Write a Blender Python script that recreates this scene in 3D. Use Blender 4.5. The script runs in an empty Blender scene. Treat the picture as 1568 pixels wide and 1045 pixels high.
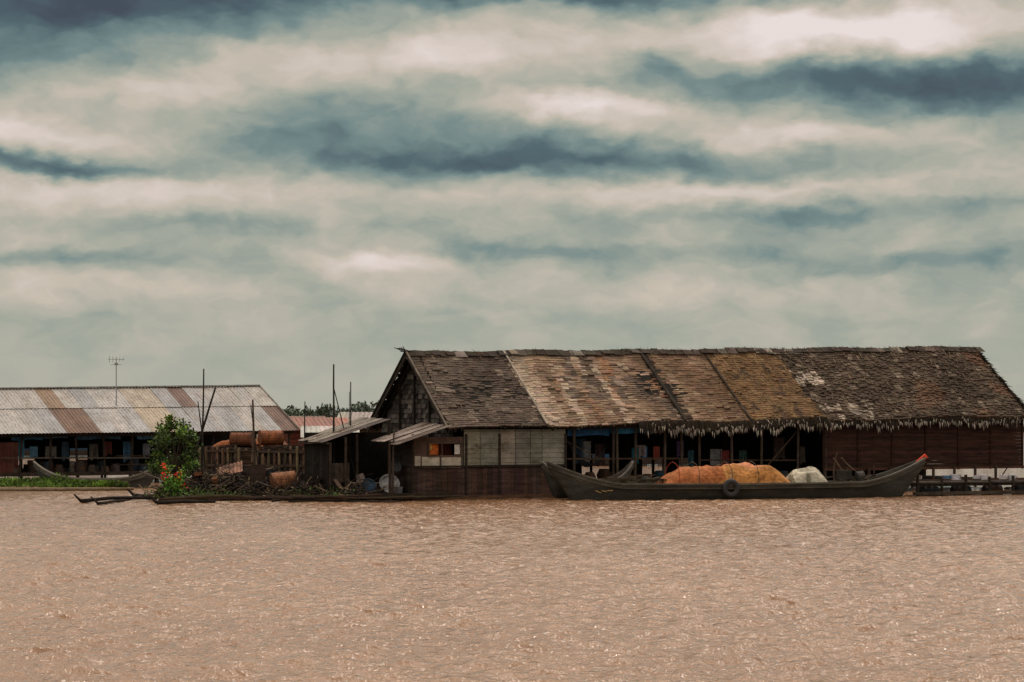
import bpy, math, random
import numpy as np
from mathutils import Vector, Matrix, noise
random.seed(7); np.random.seed(7)
scene=bpy.context.scene
F=3360.0; HY=640.0; CX=784.0; CH=3.0
def P(px,py,d): return Vector(((px-CX)/F*d, d, CH+(HY-py)/F*d))
def G(px,py):
    d=CH*F/(py-HY); return Vector(((px-CX)/F*d,d,0))
def PZ(px,d,z): return Vector(((px-CX)/F*d,d,z))
R=random.random
def U(a,b): return random.uniform(a,b)
def jc(c,a=.2):
    k=1+U(-a,a); return tuple(max(0,x*k*(1+U(-a,a)*.25)) for x in c[:3])
def lerp(a,b,t): return tuple(x+(y-x)*t for x,y in zip(a,b))

# ---------------------------------------------------------------- mesh builder
class MB:
    def __init__(s): s.v=[];s.f=[];s.c=[]
    def add(s,vs,fs,col):
        b=len(s.v); s.v+=[tuple(v) for v in vs]
        s.f+=[tuple(i+b for i in f) for f in fs]; s.c+=[tuple(col[:3])]*len(fs)
    def box(s,c,sz,col,rz=0,rx=0,ry=0):
        M=Matrix.Rotation(rz,3,'Z')@Matrix.Rotation(ry,3,'Y')@Matrix.Rotation(rx,3,'X')
        c=Vector(c); x,y,z=[q/2 for q in sz]
        vs=[c+M@Vector(p) for p in [(-x,-y,-z),(x,-y,-z),(x,y,-z),(-x,y,-z),(-x,-y,z),(x,-y,z),(x,y,z),(-x,y,z)]]
        s.add(vs,[(0,3,2,1),(4,5,6,7),(0,1,5,4),(1,2,6,5),(2,3,7,6),(3,0,4,7)],col)
    def beam(s,p,q,w,h,col):
        p=Vector(p);q=Vector(q);d=(q-p).normalized()
        up=Vector((0,0,1)) if abs(d.z)<.95 else Vector((0,1,0))
        a=d.cross(up).normalized()*w/2; b=a.cross(d).normalized()*h/2
        vs=[p-a-b,p+a-b,p+a+b,p-a+b,q-a-b,q+a-b,q+a+b,q-a+b]
        s.add(vs,[(0,1,2,3),(7,6,5,4),(0,4,5,1),(1,5,6,2),(2,6,7,3),(3,7,4,0)],col)
    def cyl(s,p,q,r1,r2,col,n=8,cap=True):
        p=Vector(p);q=Vector(q);d=(q-p).normalized()
        up=Vector((0,0,1)) if abs(d.z)<.95 else Vector((0,1,0))
        a=d.cross(up).normalized(); b=a.cross(d).normalized()
        vs=[]
        for c,r in ((p,r1),(q,r2)):
            for i in range(n):
                t=2*math.pi*i/n; vs.append(c+a*math.cos(t)*r+b*math.sin(t)*r)
        fs=[(i,(i+1)%n,n+(i+1)%n,n+i) for i in range(n)]
        if cap: fs+=[tuple(range(n-1,-1,-1)),tuple(range(n,2*n))]
        s.add(vs,fs,col)
    def stick(s,p,q,r1,r2,col,bend=.05,n=5,seg=6):
        p=Vector(p);q=Vector(q);L=(q-p).length
        pts=[p]
        off=Vector((U(-1,1),U(-1,1),U(-1,1)))*bend*L
        for i in range(1,seg+1):
            t=i/seg; pts.append(p.lerp(q,t)+off*math.sin(t*math.pi)+Vector((U(-1,1),U(-1,1),U(-1,1)))*bend*L*.12*(t<1))
        for i in range(seg):
            s.cyl(pts[i],pts[i+1],r1+(r2-r1)*i/seg,r1+(r2-r1)*(i+1)/seg,col,n,cap=(i in(0,seg-1)))
        return pts
    def quad(s,a,b,c,d,col): s.add([a,b,c,d],[(0,1,2,3)],col)
    def tri(s,a,b,c,col): s.add([a,b,c],[(0,1,2)],col)
    def corr(s,o,ux,vy,nw,amp,colf,nv=4,per=.16):
        o=Vector(o);ux=Vector(ux);vy=Vector(vy);L=ux.length
        nrm=ux.cross(vy).normalized()
        if nrm.z<0: nrm=-nrm
        n=max(4,int(L/per)*4)
        vs=[];b=len(s.v)
        for j in range(nv+1):
            for i in range(n+1):
                vs.append(o+ux*(i/n)+vy*(j/nv)+nrm*amp*math.sin(i/n*L/per*2*math.pi))
        s.v+=[tuple(v) for v in vs]
        for j in range(nv):
            for i in range(n):
                s.f.append((b+j*(n+1)+i,b+j*(n+1)+i+1,b+(j+1)*(n+1)+i+1,b+(j+1)*(n+1)+i))
                s.c.append(tuple(colf(i/n,(j+.5)/nv)))
    def obj(s,name,mat,parent=None,smooth=False):
        me=bpy.data.meshes.new(name); me.from_pydata(s.v,[],s.f)
        ca=me.color_attributes.new("Col",'FLOAT_COLOR','CORNER')
        tot=np.array([len(f) for f in s.f]); cc=np.array(s.c,dtype=np.float32)
        cc=np.concatenate([cc,np.ones((len(cc),1),np.float32)],1)
        ca.data.foreach_set("color",np.repeat(cc,tot,axis=0).ravel())
        if smooth: me.polygons.foreach_set("use_smooth",[True]*len(s.f))
        me.materials.append(mat); me.update()
        o=bpy.data.objects.new(name,me); scene.collection.objects.link(o)
        if parent: o.parent=parent
        return o
def empty(name,loc=(0,0,0),rz=0):
    e=bpy.data.objects.new(name,None); scene.collection.objects.link(e)
    e.location=loc; e.rotation_euler=(0,0,rz); e.empty_display_size=.5
    return e

# ---------------------------------------------------------------- materials
def attr_mat(name,rough=.85,scale=3,lo=.55,hi=1.35,stretch=(1,1,1),bump=.3,fine=40,spec=.25,metal=0,tint=None,thr=.5,gain=1.0):
    m=bpy.data.materials.new(name); m.use_nodes=True; nt=m.node_tree; N=nt.nodes; Lk=nt.links
    bs=N['Principled BSDF']; bs.inputs['Roughness'].default_value=rough
    bs.inputs['Specular IOR Level'].default_value=spec; bs.inputs['Metallic'].default_value=metal
    at=N.new('ShaderNodeAttribute'); at.attribute_name="Col"
    tc=N.new('ShaderNodeTexCoord'); mp=N.new('ShaderNodeMapping'); mp.inputs['Scale'].default_value=stretch
    Lk.new(tc.outputs['Object'],mp.inputs['Vector'])
    n1=N.new('ShaderNodeTexNoise'); n1.inputs['Scale'].default_value=scale; n1.inputs['Detail'].default_value=5; n1.inputs['Roughness'].default_value=.65
    Lk.new(mp.outputs[0],n1.inputs['Vector'])
    mr=N.new('ShaderNodeMapRange'); mr.inputs['From Min'].default_value=.32; mr.inputs['From Max'].default_value=.68
    mr.inputs['To Min'].default_value=lo*gain; mr.inputs['To Max'].default_value=hi*gain
    Lk.new(n1.outputs['Fac'],mr.inputs['Value'])
    n2=N.new('ShaderNodeTexNoise'); n2.inputs['Scale'].default_value=fine; n2.inputs['Detail'].default_value=2
    Lk.new(mp.outputs[0],n2.inputs['Vector'])
    mr2=N.new('ShaderNodeMapRange'); mr2.inputs['From Min'].default_value=.3; mr2.inputs['From Max'].default_value=.7
    mr2.inputs['To Min'].default_value=.7; mr2.inputs['To Max'].default_value=1.3
    Lk.new(n2.outputs['Fac'],mr2.inputs['Value'])
    mu=N.new('ShaderNodeMath'); mu.operation='MULTIPLY'; Lk.new(mr.outputs[0],mu.inputs[0]); Lk.new(mr2.outputs[0],mu.inputs[1])
    vm=N.new('ShaderNodeVectorMath'); vm.operation='SCALE'; Lk.new(at.outputs['Color'],vm.inputs[0]); Lk.new(mu.outputs[0],vm.inputs['Scale'])
    out=vm.outputs[0]
    if tint:
        n3=N.new('ShaderNodeTexNoise'); n3.inputs['Scale'].default_value=scale*.6; n3.inputs['Detail'].default_value=6; n3.inputs['Roughness'].default_value=.7
        Lk.new(mp.outputs[0],n3.inputs['Vector'])
        r=N.new('ShaderNodeMapRange'); r.inputs['From Min'].default_value=thr; r.inputs['From Max'].default_value=thr+.12
        Lk.new(n3.outputs['Fac'],r.inputs['Value'])
        mx=N.new('ShaderNodeMix'); mx.data_type='RGBA'; Lk.new(r.outputs[0],mx.inputs['Factor'])
        Lk.new(out,mx.inputs['A']); mx.inputs['B'].default_value=(*tint,1); out=mx.outputs['Result']
    Lk.new(out,bs.inputs['Base Color'])
    if bump:
        b=N.new('ShaderNodeBump'); b.inputs['Strength'].default_value=bump; b.inputs['Distance'].default_value=.03
        Lk.new(n2.outputs['Fac'],b.inputs['Height']); Lk.new(b.outputs[0],bs.inputs['Normal'])
    return m
M_thatch=attr_mat("thatch",.95,1.6,.65,1.3,(1,1.5,1),.5,30,.06,gain=.9)
M_wood=attr_mat("weathered_wood",.9,2.5,.5,1.4,(1,1,1),.4,35,.12,gain=.56)
M_plank=attr_mat("plank_wall",.9,2.0,.5,1.4,(.6,.6,4),.4,18,.12,gain=.56)
M_tin=attr_mat("corrugated_tin",.6,1.3,.7,1.2,(1,.5,1),.1,12,.3,.0,(.15,.085,.05),.61,gain=.95)
M_awn=attr_mat("rusted_tin",.8,1.8,.6,1.3,(1,1,1),.2,14,.15,.0,(.08,.045,.03),.54,gain=.65)
M_wall_tin=attr_mat("grey_panel",.85,1.5,.6,1.25,(1,1,1.5),.2,22,.15,0,(.07,.045,.03),.57,gain=.85)
M_cloth=attr_mat("tarp_cloth",.85,2.2,.7,1.2,(1,1,1),.5,9,.15,gain=.92)
M_hull=attr_mat("boat_hull",.7,1.5,.5,1.4,(.5,1,2.5),.3,20,.25,gain=.58)
M_rub=attr_mat("rubber",.7,4,.8,1.2,(1,1,1),.1,30,.4)
M_drum=attr_mat("rusty_drum",.75,3,.5,1.3,(1,1,1),.2,25,.2,0,(.08,.03,.014),.52,gain=.9)
M_leaf=attr_mat("leaves",.6,5,.6,1.4,(1,1,1),0,20,.25)
M_stick=attr_mat("bamboo",.8,4,.6,1.3,(1,1,1),.2,30,.15,gain=.75)

# ---------------------------------------------------------------- world
w=bpy.data.worlds.new("World"); scene.world=w; w.use_nodes=True
nt=w.node_tree; N=nt.nodes; Lk=nt.links; N.clear()
def math_(op,a,b=None,c=None,clamp=False):
    n=N.new('ShaderNodeMath'); n.operation=op; n.use_clamp=clamp
    for i,x in enumerate((a,b,c)):
        if x is None: continue
        if isinstance(x,(int,float)): n.inputs[i].default_value=x
        else: Lk.new(x,n.inputs[i])
    return n.outputs[0]
def comb(x,y,z=0.0):
    n=N.new('ShaderNodeCombineXYZ')
    for i,q in enumerate((x,y,z)):
        if isinstance(q,(int,float)): n.inputs[i].default_value=q
        else: Lk.new(q,n.inputs[i])
    return n.outputs[0]
def nz(vec,scale,detail,rough=.5,col=False):
    n=N.new('ShaderNodeTexNoise'); n.inputs['Scale'].default_value=scale; n.inputs['Detail'].default_value=detail
    n.inputs['Roughness'].default_value=rough; Lk.new(vec,n.inputs['Vector'])
    return n.outputs['Color'] if col else n.outputs['Fac']
tc=N.new('ShaderNodeTexCoord'); sp=N.new('ShaderNodeSeparateXYZ'); Lk.new(tc.outputs['Generated'],sp.inputs[0])
az=math_('MULTIPLY',math_('ARCTAN2',sp.outputs[0],sp.outputs[1]),F)
el=math_('MULTIPLY',math_('ARCSINE',sp.outputs[2]),F)
pv=comb(math_('MULTIPLY',az,1/260),math_('MULTIPLY',el,1/130))
wn=N.new('ShaderNodeSeparateXYZ'); Lk.new(nz(pv,1.0,3,.5,True),wn.inputs[0])
wn2=N.new('ShaderNodeSeparateXYZ'); Lk.new(nz(pv,4.0,3,.55,True),wn2.inputs[0])
ax=math_('ADD',math_('ADD',az,math_('MULTIPLY',math_('SUBTRACT',wn.outputs[0],.5),140)),math_('MULTIPLY',math_('SUBTRACT',wn2.outputs[0],.5),70))
ey=math_('ADD',math_('ADD',el,math_('MULTIPLY',math_('SUBTRACT',wn.outputs[1],.5),64)),math_('MULTIPLY',math_('SUBTRACT',wn2.outputs[1],.5),42))
blobs=[(130,14,340,62,-.56),(850,-8,420,24,-.44),(70,112,190,34,-.24),(80,262,150,16,-.42),(560,185,230,50,-.26),
(780,240,320,22,-.40),(1330,132,290,34,-.42),(1500,165,160,60,-.18),(1000,88,50,24,-.24),(100,398,220,14,-.16),(880,388,320,15,-.16),
(1300,325,330,16,-.18),(1450,405,200,20,-.18),(1250,262,300,18,-.14),(400,345,240,12,-.12),
(590,88,300,42,.28),(230,150,180,38,.24),(60,215,150,26,.30),(1290,58,330,34,.48),(880,172,220,20,.36),(1250,212,200,20,.26),
(200,298,260,28,.30),(575,400,110,20,.36),(150,445,200,25,.18),(850,300,300,22,.16),(1520,260,140,28,.20),(1150,290,160,16,.18),(1000,450,420,24,.12)]
val=None
for cx,cy,sx,sy,a in blobs:
    dx=math_('MULTIPLY_ADD',ax,1/sx,-(cx-CX)/sx); dy=math_('MULTIPLY_ADD',ey,1/sy,-(HY-cy)/sy)
    e=math_('EXPONENT',math_('MULTIPLY',math_('MULTIPLY_ADD',dx,dx,math_('MULTIPLY',dy,dy)),-1))
    val=math_('MULTIPLY_ADD',e,a,val if val is not None else .575)
n1=nz(comb(math_('MULTIPLY',ax,1/170),math_('MULTIPLY',ey,1/80)),1.0,4,.50)
val=math_('MULTIPLY_ADD',math_('SUBTRACT',n1,.5),.50,val)
n2=nz(comb(math_('MULTIPLY',ax,1/58),math_('MULTIPLY',ey,1/34),4.0),1.0,3,.5)
val=math_('MULTIPLY_ADD',math_('SUBTRACT',n2,.5),.22,val)
hz=N.new('ShaderNodeMapRange'); hz.inputs['From Min'].default_value=20; hz.inputs['From Max'].default_value=210; Lk.new(el,hz.inputs['Value'])
hz.interpolation_type='SMOOTHSTEP'
mixv=N.new('ShaderNodeMix'); Lk.new(math_('MULTIPLY_ADD',hz.outputs[0],.80,.20),mixv.inputs[0]); mixv.inputs[2].default_value=.60; Lk.new(val,mixv.inputs[3]); val=mixv.outputs[0]
cr=N.new('ShaderNodeValToRGB'); Lk.new(val,cr.inputs[0]); els=cr.color_ramp.elements
els[0].position=.0; els[0].color=(.055,.070,.095,1); els[1].position=1.0; els[1].color=(.82,.72,.70,1)
for p,c in ((.20,(.085,.135,.155)),(.38,(.18,.255,.25)),(.56,(.375,.395,.335)),(.72,(.56,.50,.42)),(.86,(.69,.60,.55))):
    e=els.new(p); e.color=(*c,1)
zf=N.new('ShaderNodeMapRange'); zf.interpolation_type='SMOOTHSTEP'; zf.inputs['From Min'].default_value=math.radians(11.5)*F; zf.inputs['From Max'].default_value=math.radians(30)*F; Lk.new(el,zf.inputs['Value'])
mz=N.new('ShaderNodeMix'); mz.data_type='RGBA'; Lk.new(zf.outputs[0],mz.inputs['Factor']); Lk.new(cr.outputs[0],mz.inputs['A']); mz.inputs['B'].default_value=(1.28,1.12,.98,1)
sky=N.new('ShaderNodeTexSky'); sky.sky_type='NISHITA'; sky.sun_disc=False
SE=math.radians(56); SA=math.radians(22)
sky.sun_elevation=SE; sky.sun_rotation=SA
b1=N.new('ShaderNodeBackground'); Lk.new(sky.outputs[0],b1.inputs[0]); b1.inputs[1].default_value=.08
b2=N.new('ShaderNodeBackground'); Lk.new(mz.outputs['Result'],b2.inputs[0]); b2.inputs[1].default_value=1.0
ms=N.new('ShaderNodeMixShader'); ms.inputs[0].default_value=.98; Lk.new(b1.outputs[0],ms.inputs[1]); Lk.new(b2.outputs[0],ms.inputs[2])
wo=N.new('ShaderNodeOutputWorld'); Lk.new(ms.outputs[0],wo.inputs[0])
sl=bpy.data.lights.new("sun",'SUN'); sl.energy=1.5; sl.angle=math.radians(10); sl.color=(1,.91,.80)
so=bpy.data.objects.new("sun",sl); scene.collection.objects.link(so)
sd=Vector((math.sin(SA)*math.cos(SE),math.cos(SA)*math.cos(SE),math.sin(SE)))
so.rotation_euler=sd.to_track_quat('Z','Y').to_euler(); so.location=(0,0,60)

# ---------------------------------------------------------------- camera
cam=bpy.data.cameras.new("camera"); co=bpy.data.objects.new("camera",cam); scene.collection.objects.link(co)
co.location=(0,0,CH); co.rotation_euler=(math.radians(90),0,0)
cam.sensor_width=36; cam.lens=F/1568*36; cam.shift_y=(HY-522.5)/1568; cam.clip_end=6000; cam.clip_start=.5
scene.camera=co
scene.view_settings.view_transform='Standard'; scene.view_settings.look='None'; scene.view_settings.exposure=0

# ---------------------------------------------------------------- water
def axis(segs):
    out=[segs[0][0]]
    for a,b,st in segs:
        n=max(1,int(round((b-a)/st))); out+=list(np.linspace(a,b,n+1)[1:])
    return np.array(out)
def grow(a,b,s,k=1.25):
    o=[];x=a;st=s
    while x<b: st*=k; x+=st; o.append(min(x,b))
    return o
xs=list(axis([(-20,-10,.10),(-10,10,.05),(10,20,.10)])); gx=grow(20,3000,.2); xs=np.array([-g for g in gx[::-1]]+xs+gx)
ys=list(axis([(19,48,.045),(48,80,.09),(80,112,.2)])); ys=np.array([-400,-100,-30,0,10,15]+ys+grow(112,4000,.3))
X,Y=np.meshgrid(xs,ys)
Z=np.zeros_like(X)
wx=X+.20*np.sin(Y*.9+.4*X)+.05*np.sin(X*2.7-Y*1.6); wy=Y+.18*np.sin(X*1.1+1.3)+.05*np.sin(Y*3.1+X*2)
NW=96
for i in range(NW):
    lam=.20*(4.5**(np.random.rand()**1.15))
    th=math.radians(-72)+np.random.randn()*.6
    k=2*math.pi/lam; ph=np.random.rand()*6.28
    slope=.30*math.sqrt(2/NW)
    Z+=slope/k*np.sin(k*(wx*math.cos(th)+wy*math.sin(th))+ph)
pat=.9+.12*np.sin(X*.35+np.sin(Y*.21)*2)*np.sin(Y*.27+np.sin(X*.3))+.1*np.sin(X*1.3+np.sin(Y*.9))*np.sin(Y*1.1+np.sin(X*1.2))
Z=Z*pat
fade=np.clip(1-(np.abs(X)-18)/2,0,1)*np.clip((Y-17)/2,0,1)*np.clip(1-(Y-80)/31,0,1)
Z*=fade*(.7+.3*np.clip((75-Y)/40,0,1))
ny,nx=X.shape
co3=np.stack([X,Y,Z],-1).reshape(-1,3).astype(np.float32)
idx=np.arange(nx*ny).reshape(ny,nx)
fc=np.stack([idx[:-1,:-1],idx[:-1,1:],idx[1:,1:],idx[1:,:-1]],-1).reshape(-1,4).astype(np.int32)
me=bpy.data.meshes.new("river_water"); me.vertices.add(len(co3)); me.vertices.foreach_set("co",co3.ravel())
me.loops.add(fc.size); me.loops.foreach_set("vertex_index",fc.ravel()); me.polygons.add(len(fc))
me.polygons.foreach_set("loop_start",np.arange(0,fc.size,4,dtype=np.int32)); me.polygons.foreach_set("loop_total",np.full(len(fc),4,np.int32))
me.update(); me.validate(); me.polygons.foreach_set("use_smooth",[True]*len(fc))
wt=bpy.data.objects.new("river_water",me); scene.collection.objects.link(wt)
m=bpy.data.materials.new("muddy_water"); m.use_nodes=True; nt2=m.node_tree; n2_=nt2.nodes; L2=nt2.links; bs=n2_['Principled BSDF']
bs.inputs['Roughness'].default_value=.05; bs.inputs['IOR'].default_value=1.36
tcw=n2_.new('ShaderNodeTexCoord')
def wn_(scale,det,st,rough=.6):
    mp=n2_.new('ShaderNodeMapping'); mp.inputs['Scale'].default_value=st; L2.new(tcw.outputs['Object'],mp.inputs[0])
    a=n2_.new('ShaderNodeTexNoise'); a.inputs['Scale'].default_value=scale; a.inputs['Detail'].default_value=det; a.inputs['Roughness'].default_value=rough
    L2.new(mp.outputs[0],a.inputs['Vector']); return a
big=wn_(.12,4,(1,.6,1)); rp=n2_.new('ShaderNodeValToRGB'); L2.new(big.outputs['Fac'],rp.inputs[0])
rp.color_ramp.elements[0].position=.35; rp.color_ramp.elements[0].color=(.215,.116,.060,1)
rp.color_ramp.elements[1].position=.65; rp.color_ramp.elements[1].color=(.265,.152,.083,1)
L2.new(rp.outputs[0],bs.inputs['Base Color'])
f1=wn_(8,3,(1,.7,1),.6); bp=n2_.new('ShaderNodeBump'); bp.inputs['Strength'].default_value=1.0; bp.inputs['Distance'].default_value=.08
L2.new(f1.outputs['Fac'],bp.inputs['Height']); L2.new(bp.outputs[0],bs.inputs['Normal'])
me.materials.append(m)

# ---------------------------------------------------------------- thatched floating house
TH=math.radians(28); cs,sn=math.cos(TH),math.sin(TH); HO=Vector((-2.24,80,0))
H=empty("thatched_floating_house",HO,TH)
def u_of(px,v=0):
    k=(px-CX)/F
    return (k*(HO.y+cs*v)-HO.x+sn*v)/(cs-k*sn)
def d_of(u,v=0): return HO.y+sn*u+cs*v
def loc(px,v,z): return Vector((u_of(px,v),v,z))
def zpx(py,u,v=0): return CH+(HY-py)/F*d_of(u,v)
UE=27.3; W2=3.5
uA,uB,uC,uD=u_of(838),u_of(1050),u_of(1150),u_of(1265)
def ez(u): return 2.62+.52*u/UE+.04*math.sin(u*.9)
def rz(u): return 5.42+.60*u/UE+.03*math.sin(u*1.3+1)
def slope_pt(u,s,side=1):
    z=ez(u)+(rz(u)-ez(u))*s-.07*math.sin(s*math.pi)*(1+.5*math.sin(u*.8))
    z+=.035*noise.noise(Vector((u*.9,s*3,0)))
    v=W2*s if side==1 else 2*W2-W2*s
    return Vector((u,v,z))
def nrm_(side): 
    return Vector((0,-.62,.78)) if side==1 else Vector((0,.62,.78))
def hsh(a,b=0): return (math.sin(a*127.1+b*311.7)*43758.5453)%1
def rcol(u,s):
    n=noise.noise(Vector((u*.5,s*2.5,3))); n2=noise.noise(Vector((u*2.2,s*7,8)))
    st=noise.noise(Vector((u*3.2,s*1.2,17)))
    if u<uA:
        c=lerp((.082,.062,.050),(.135,.104,.083),.5+n)
        if n2>.35: c=(.19,.15,.12)
    elif u<uB:
        k=int(u/.42); h=hsh(k); h2=hsh(k,int(s*3))
        c=lerp((.180,.118,.080),(.28,.195,.136),h)
        if h2>.85: c=(.24,.135,.08)
        if h2<.2: c=(.14,.104,.080)
        if st>.25: c=lerp(c,(.42,.33,.25),min(1,(st-.25)*3.5))
        if st<-.3: c=lerp(c,(.10,.07,.05),.6)
        if u-uA<1.0: c=lerp((.52,.41,.31),c,min(1,(u-uA)/1.0)*.7+s*.25)
        if n2>.4: c=lerp(c,(.43,.34,.26),.5)
    elif u<uC:
        c=lerp((.135,.083,.053),(.21,.137,.090),.5+n)
        if st>.3: c=(.27,.19,.13)
        if u-uB<.35: c=(.05,.036,.028)
    elif u<uD:
        c=lerp((.145,.085,.043),(.21,.130,.068),.5+n)
        if n2>.3: c=(.10,.066,.043)
    else:
        c=lerp((.060,.044,.033),(.112,.083,.060),.5+n)
        t=(u-uD)
        if abs(t-.4)<.8 and .5<s<.72 and n2>-.1: c=(.44,.37,.30)
        if t<2.6 and s<.22+.1*n and n2>.05: c=(.36,.30,.24)
        if n2>.36: c=(.19,.15,.115)
        if n>.3 and t>5: c=(.125,.075,.050)
    return c
for side in (1,-1):
    mb=MB(); nr=nrm_(side); rows=34
    for r in range(rows-1,-1,-1):
        s0=r/rows; u=-.05+U(-.05,.1)
        while u<UE:
            wd=U(.14,.34) if u<uA else (U(.2,.42) if u<uC else U(.08,.26))
            if side==-1: wd*=2
            u1=min(u+wd,UE+U(-.15,.12))
            sb=s0-(.018+U(0,.012) if u>uD else U(0,.008)); st=min(1.0,s0+1.5/rows)
            th=U(.03,.055) if u<uD else U(.04,.11)
            if R()<.04: th+=.05
            du=U(-.02,.02)
            b0=slope_pt(u+du,sb,side)+nr*th; b1=slope_pt(u1+du,sb+U(-.004,.004),side)+nr*(th+U(-.012,.012)); t1=slope_pt(u1,st,side)+nr*.012; t0=slope_pt(u,st,side)+nr*.012
            l0=slope_pt(u+du,sb,side)-nr*.01; l1=slope_pt(u1+du,sb,side)-nr*.01
            c=jc(rcol((u+u1)/2,s0),.20)
            mb.add([b0,b1,t1,t0,l0,l1],[(0,1,2,3),(4,5,1,0),(4,0,3),(5,2,1)] if side==1 else [(3,2,1,0),(0,1,5,4),(3,0,4),(1,2,5)],c)
            u=u1
    for i in range(900 if side==1 else 150):
        u=U(uD-4,UE) if R()<.7 else U(0,UE); s=U(0,1); a=slope_pt(u,s,side)+nr*.1; L=U(.15,.5)
        b=slope_pt(u+U(-.12,.12),max(-.05,s-L/4.5),side)+nr*U(.07,.16); c=jc(random.choice([(.25,.19,.13),(.05,.04,.03),(.13,.10,.07)]),.3)
        mb.tri(a,a+Vector((.025,0,0)),b,c)
    mb.obj("roof_thatch_"+("front" if side==1 else "back"),M_thatch,H)
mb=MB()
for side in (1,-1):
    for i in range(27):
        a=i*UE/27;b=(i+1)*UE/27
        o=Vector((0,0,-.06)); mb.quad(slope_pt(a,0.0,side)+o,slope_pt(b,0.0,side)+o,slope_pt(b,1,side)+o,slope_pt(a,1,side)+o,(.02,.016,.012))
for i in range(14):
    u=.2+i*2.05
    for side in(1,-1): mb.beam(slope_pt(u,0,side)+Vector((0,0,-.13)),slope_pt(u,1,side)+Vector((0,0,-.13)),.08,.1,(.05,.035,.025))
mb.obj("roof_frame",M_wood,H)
mb=MB(); u=-.1
while u<UE:
    u1=u+U(.25,.6); z=rz((u+u1)/2)+.07
    c=jc((.06,.048,.038) if R()<.8 else (.16,.135,.11),.3)
    h=U(.12,.2)
    for sg in(-1,1): mb.quad((u,W2,z+U(0,.05)),(u1,W2,z+U(0,.05)),(u1,W2+sg*U(.22,.34),z-h),(u,W2+sg*U(.22,.34),z-h),c)
    u=u1
for i in range(260):
    u=U(0,UE) if R()<.6 else U(uD-3,UE); z=rz(u)+.05
    p=Vector((u,W2,z)); mb.stick(p-Vector((U(-.2,.2),U(.1,.3),.15)),p+Vector((U(-.25,.25),U(-.1,.1),U(.02,.13))),.012,.006,jc((.05,.04,.03),.4),0,3,1)
for i in range(10):
    u=U(-.2,.5); p=Vector((u,W2,rz(0)+.05)); mb.stick(p,p+Vector((U(-.6,-.1),U(-.2,.2),U(0,.22))),.025,.012,(.03,.024,.02),0,4,1)
for k in range(24):
    u=uD-1.2+U(0,2.4); z=rz(u)+.05; mb.quad((u,W2-.05,z+.03),(u+.3,W2-.05,z+.02),(u+.3,W2-.28,z-.18),(u,W2-.28,z-.16),jc((.28,.24,.2),.3))
mb.obj("ridge_cap",M_thatch,H)
# eave fringe
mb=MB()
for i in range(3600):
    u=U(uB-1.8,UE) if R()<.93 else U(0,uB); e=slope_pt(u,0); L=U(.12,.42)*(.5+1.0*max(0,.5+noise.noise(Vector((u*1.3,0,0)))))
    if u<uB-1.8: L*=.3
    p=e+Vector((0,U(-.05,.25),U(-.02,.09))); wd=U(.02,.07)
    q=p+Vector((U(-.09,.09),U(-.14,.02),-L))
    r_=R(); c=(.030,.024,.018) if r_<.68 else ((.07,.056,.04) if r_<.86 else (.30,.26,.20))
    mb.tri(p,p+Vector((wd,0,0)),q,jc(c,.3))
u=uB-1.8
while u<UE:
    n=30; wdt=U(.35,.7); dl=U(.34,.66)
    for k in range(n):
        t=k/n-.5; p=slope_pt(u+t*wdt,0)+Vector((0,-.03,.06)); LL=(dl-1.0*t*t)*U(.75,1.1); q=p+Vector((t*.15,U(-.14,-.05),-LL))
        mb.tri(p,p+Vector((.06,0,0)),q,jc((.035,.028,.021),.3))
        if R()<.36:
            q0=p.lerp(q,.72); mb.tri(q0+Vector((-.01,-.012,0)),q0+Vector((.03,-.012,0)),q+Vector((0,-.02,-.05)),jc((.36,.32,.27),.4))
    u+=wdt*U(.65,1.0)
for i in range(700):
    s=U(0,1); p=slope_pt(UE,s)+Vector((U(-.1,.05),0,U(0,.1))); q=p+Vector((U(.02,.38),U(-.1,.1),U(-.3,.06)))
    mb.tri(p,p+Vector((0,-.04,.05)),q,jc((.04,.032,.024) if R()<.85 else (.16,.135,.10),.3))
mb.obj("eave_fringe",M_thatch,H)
# gable end
mb=MB()
rows=16
for r in range(rows):
    s0=r/rows; z0=2.25+(rz(0)-.25-2.25)*s0; half=(W2-.35)*(1-max(0,(z0-2.6)/(rz(0)-2.6)))
    v=W2-half
    while v<W2+half-.05:
        v1=min(v+U(.18,.4),W2+half)
        zt=z0+.28; c=jc(random.choice([(.075,.068,.06),(.12,.108,.095),(.04,.035,.03),(.17,.15,.13)]),.3)
        mb.quad((.3-U(.03,.07),v,z0),(.3-U(.03,.07),v1,z0+U(-.01,.01)),(.3,v1,zt),(.3,v,zt),c); v=v1
for v in (2.2,3.5,4.8): mb.beam((.2,v,.4),(.2,v,min(4.6,2.6+(W2-abs(v-W2))*.75)),.07,.07,(.04,.03,.025))
mb.obj("gable_wall",M_wood,H)
mb=MB()
for side in(1,-1):
    a=slope_pt(-.12,-.03,side)+Vector((0,0,-.02)); b=slope_pt(-.12,1,side)+Vector((0,0,-.02))
    mb.beam(a,b,.05,.2,(.06,.048,.038)); 
    mb.beam(a+Vector((-.04,0,.12)),b+Vector((-.04,0,.12)),.06,.05,(.24,.20,.16) if side==1 else (.05,.04,.03))
a=slope_pt(uA,0)+Vector((0,-.02,.08)); b=slope_pt(uA,1)+Vector((0,0,.08)); mb.beam(a,b,.08,.05,(.55,.47,.38))
a=slope_pt(uB,0)+Vector((0,-.02,.08)); b=slope_pt(uB,1)+Vector((0,0,.08)); mb.beam(a,b,.12,.06,(.05,.04,.03))
a=slope_pt(uC,0)+Vector((0,-.02,.07)); b=slope_pt(uC,1)+Vector((0,0,.07)); mb.beam(a,b,.08,.05,(.07,.05,.035))
mb.obj("barge_boards",M_wood,H)

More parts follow.
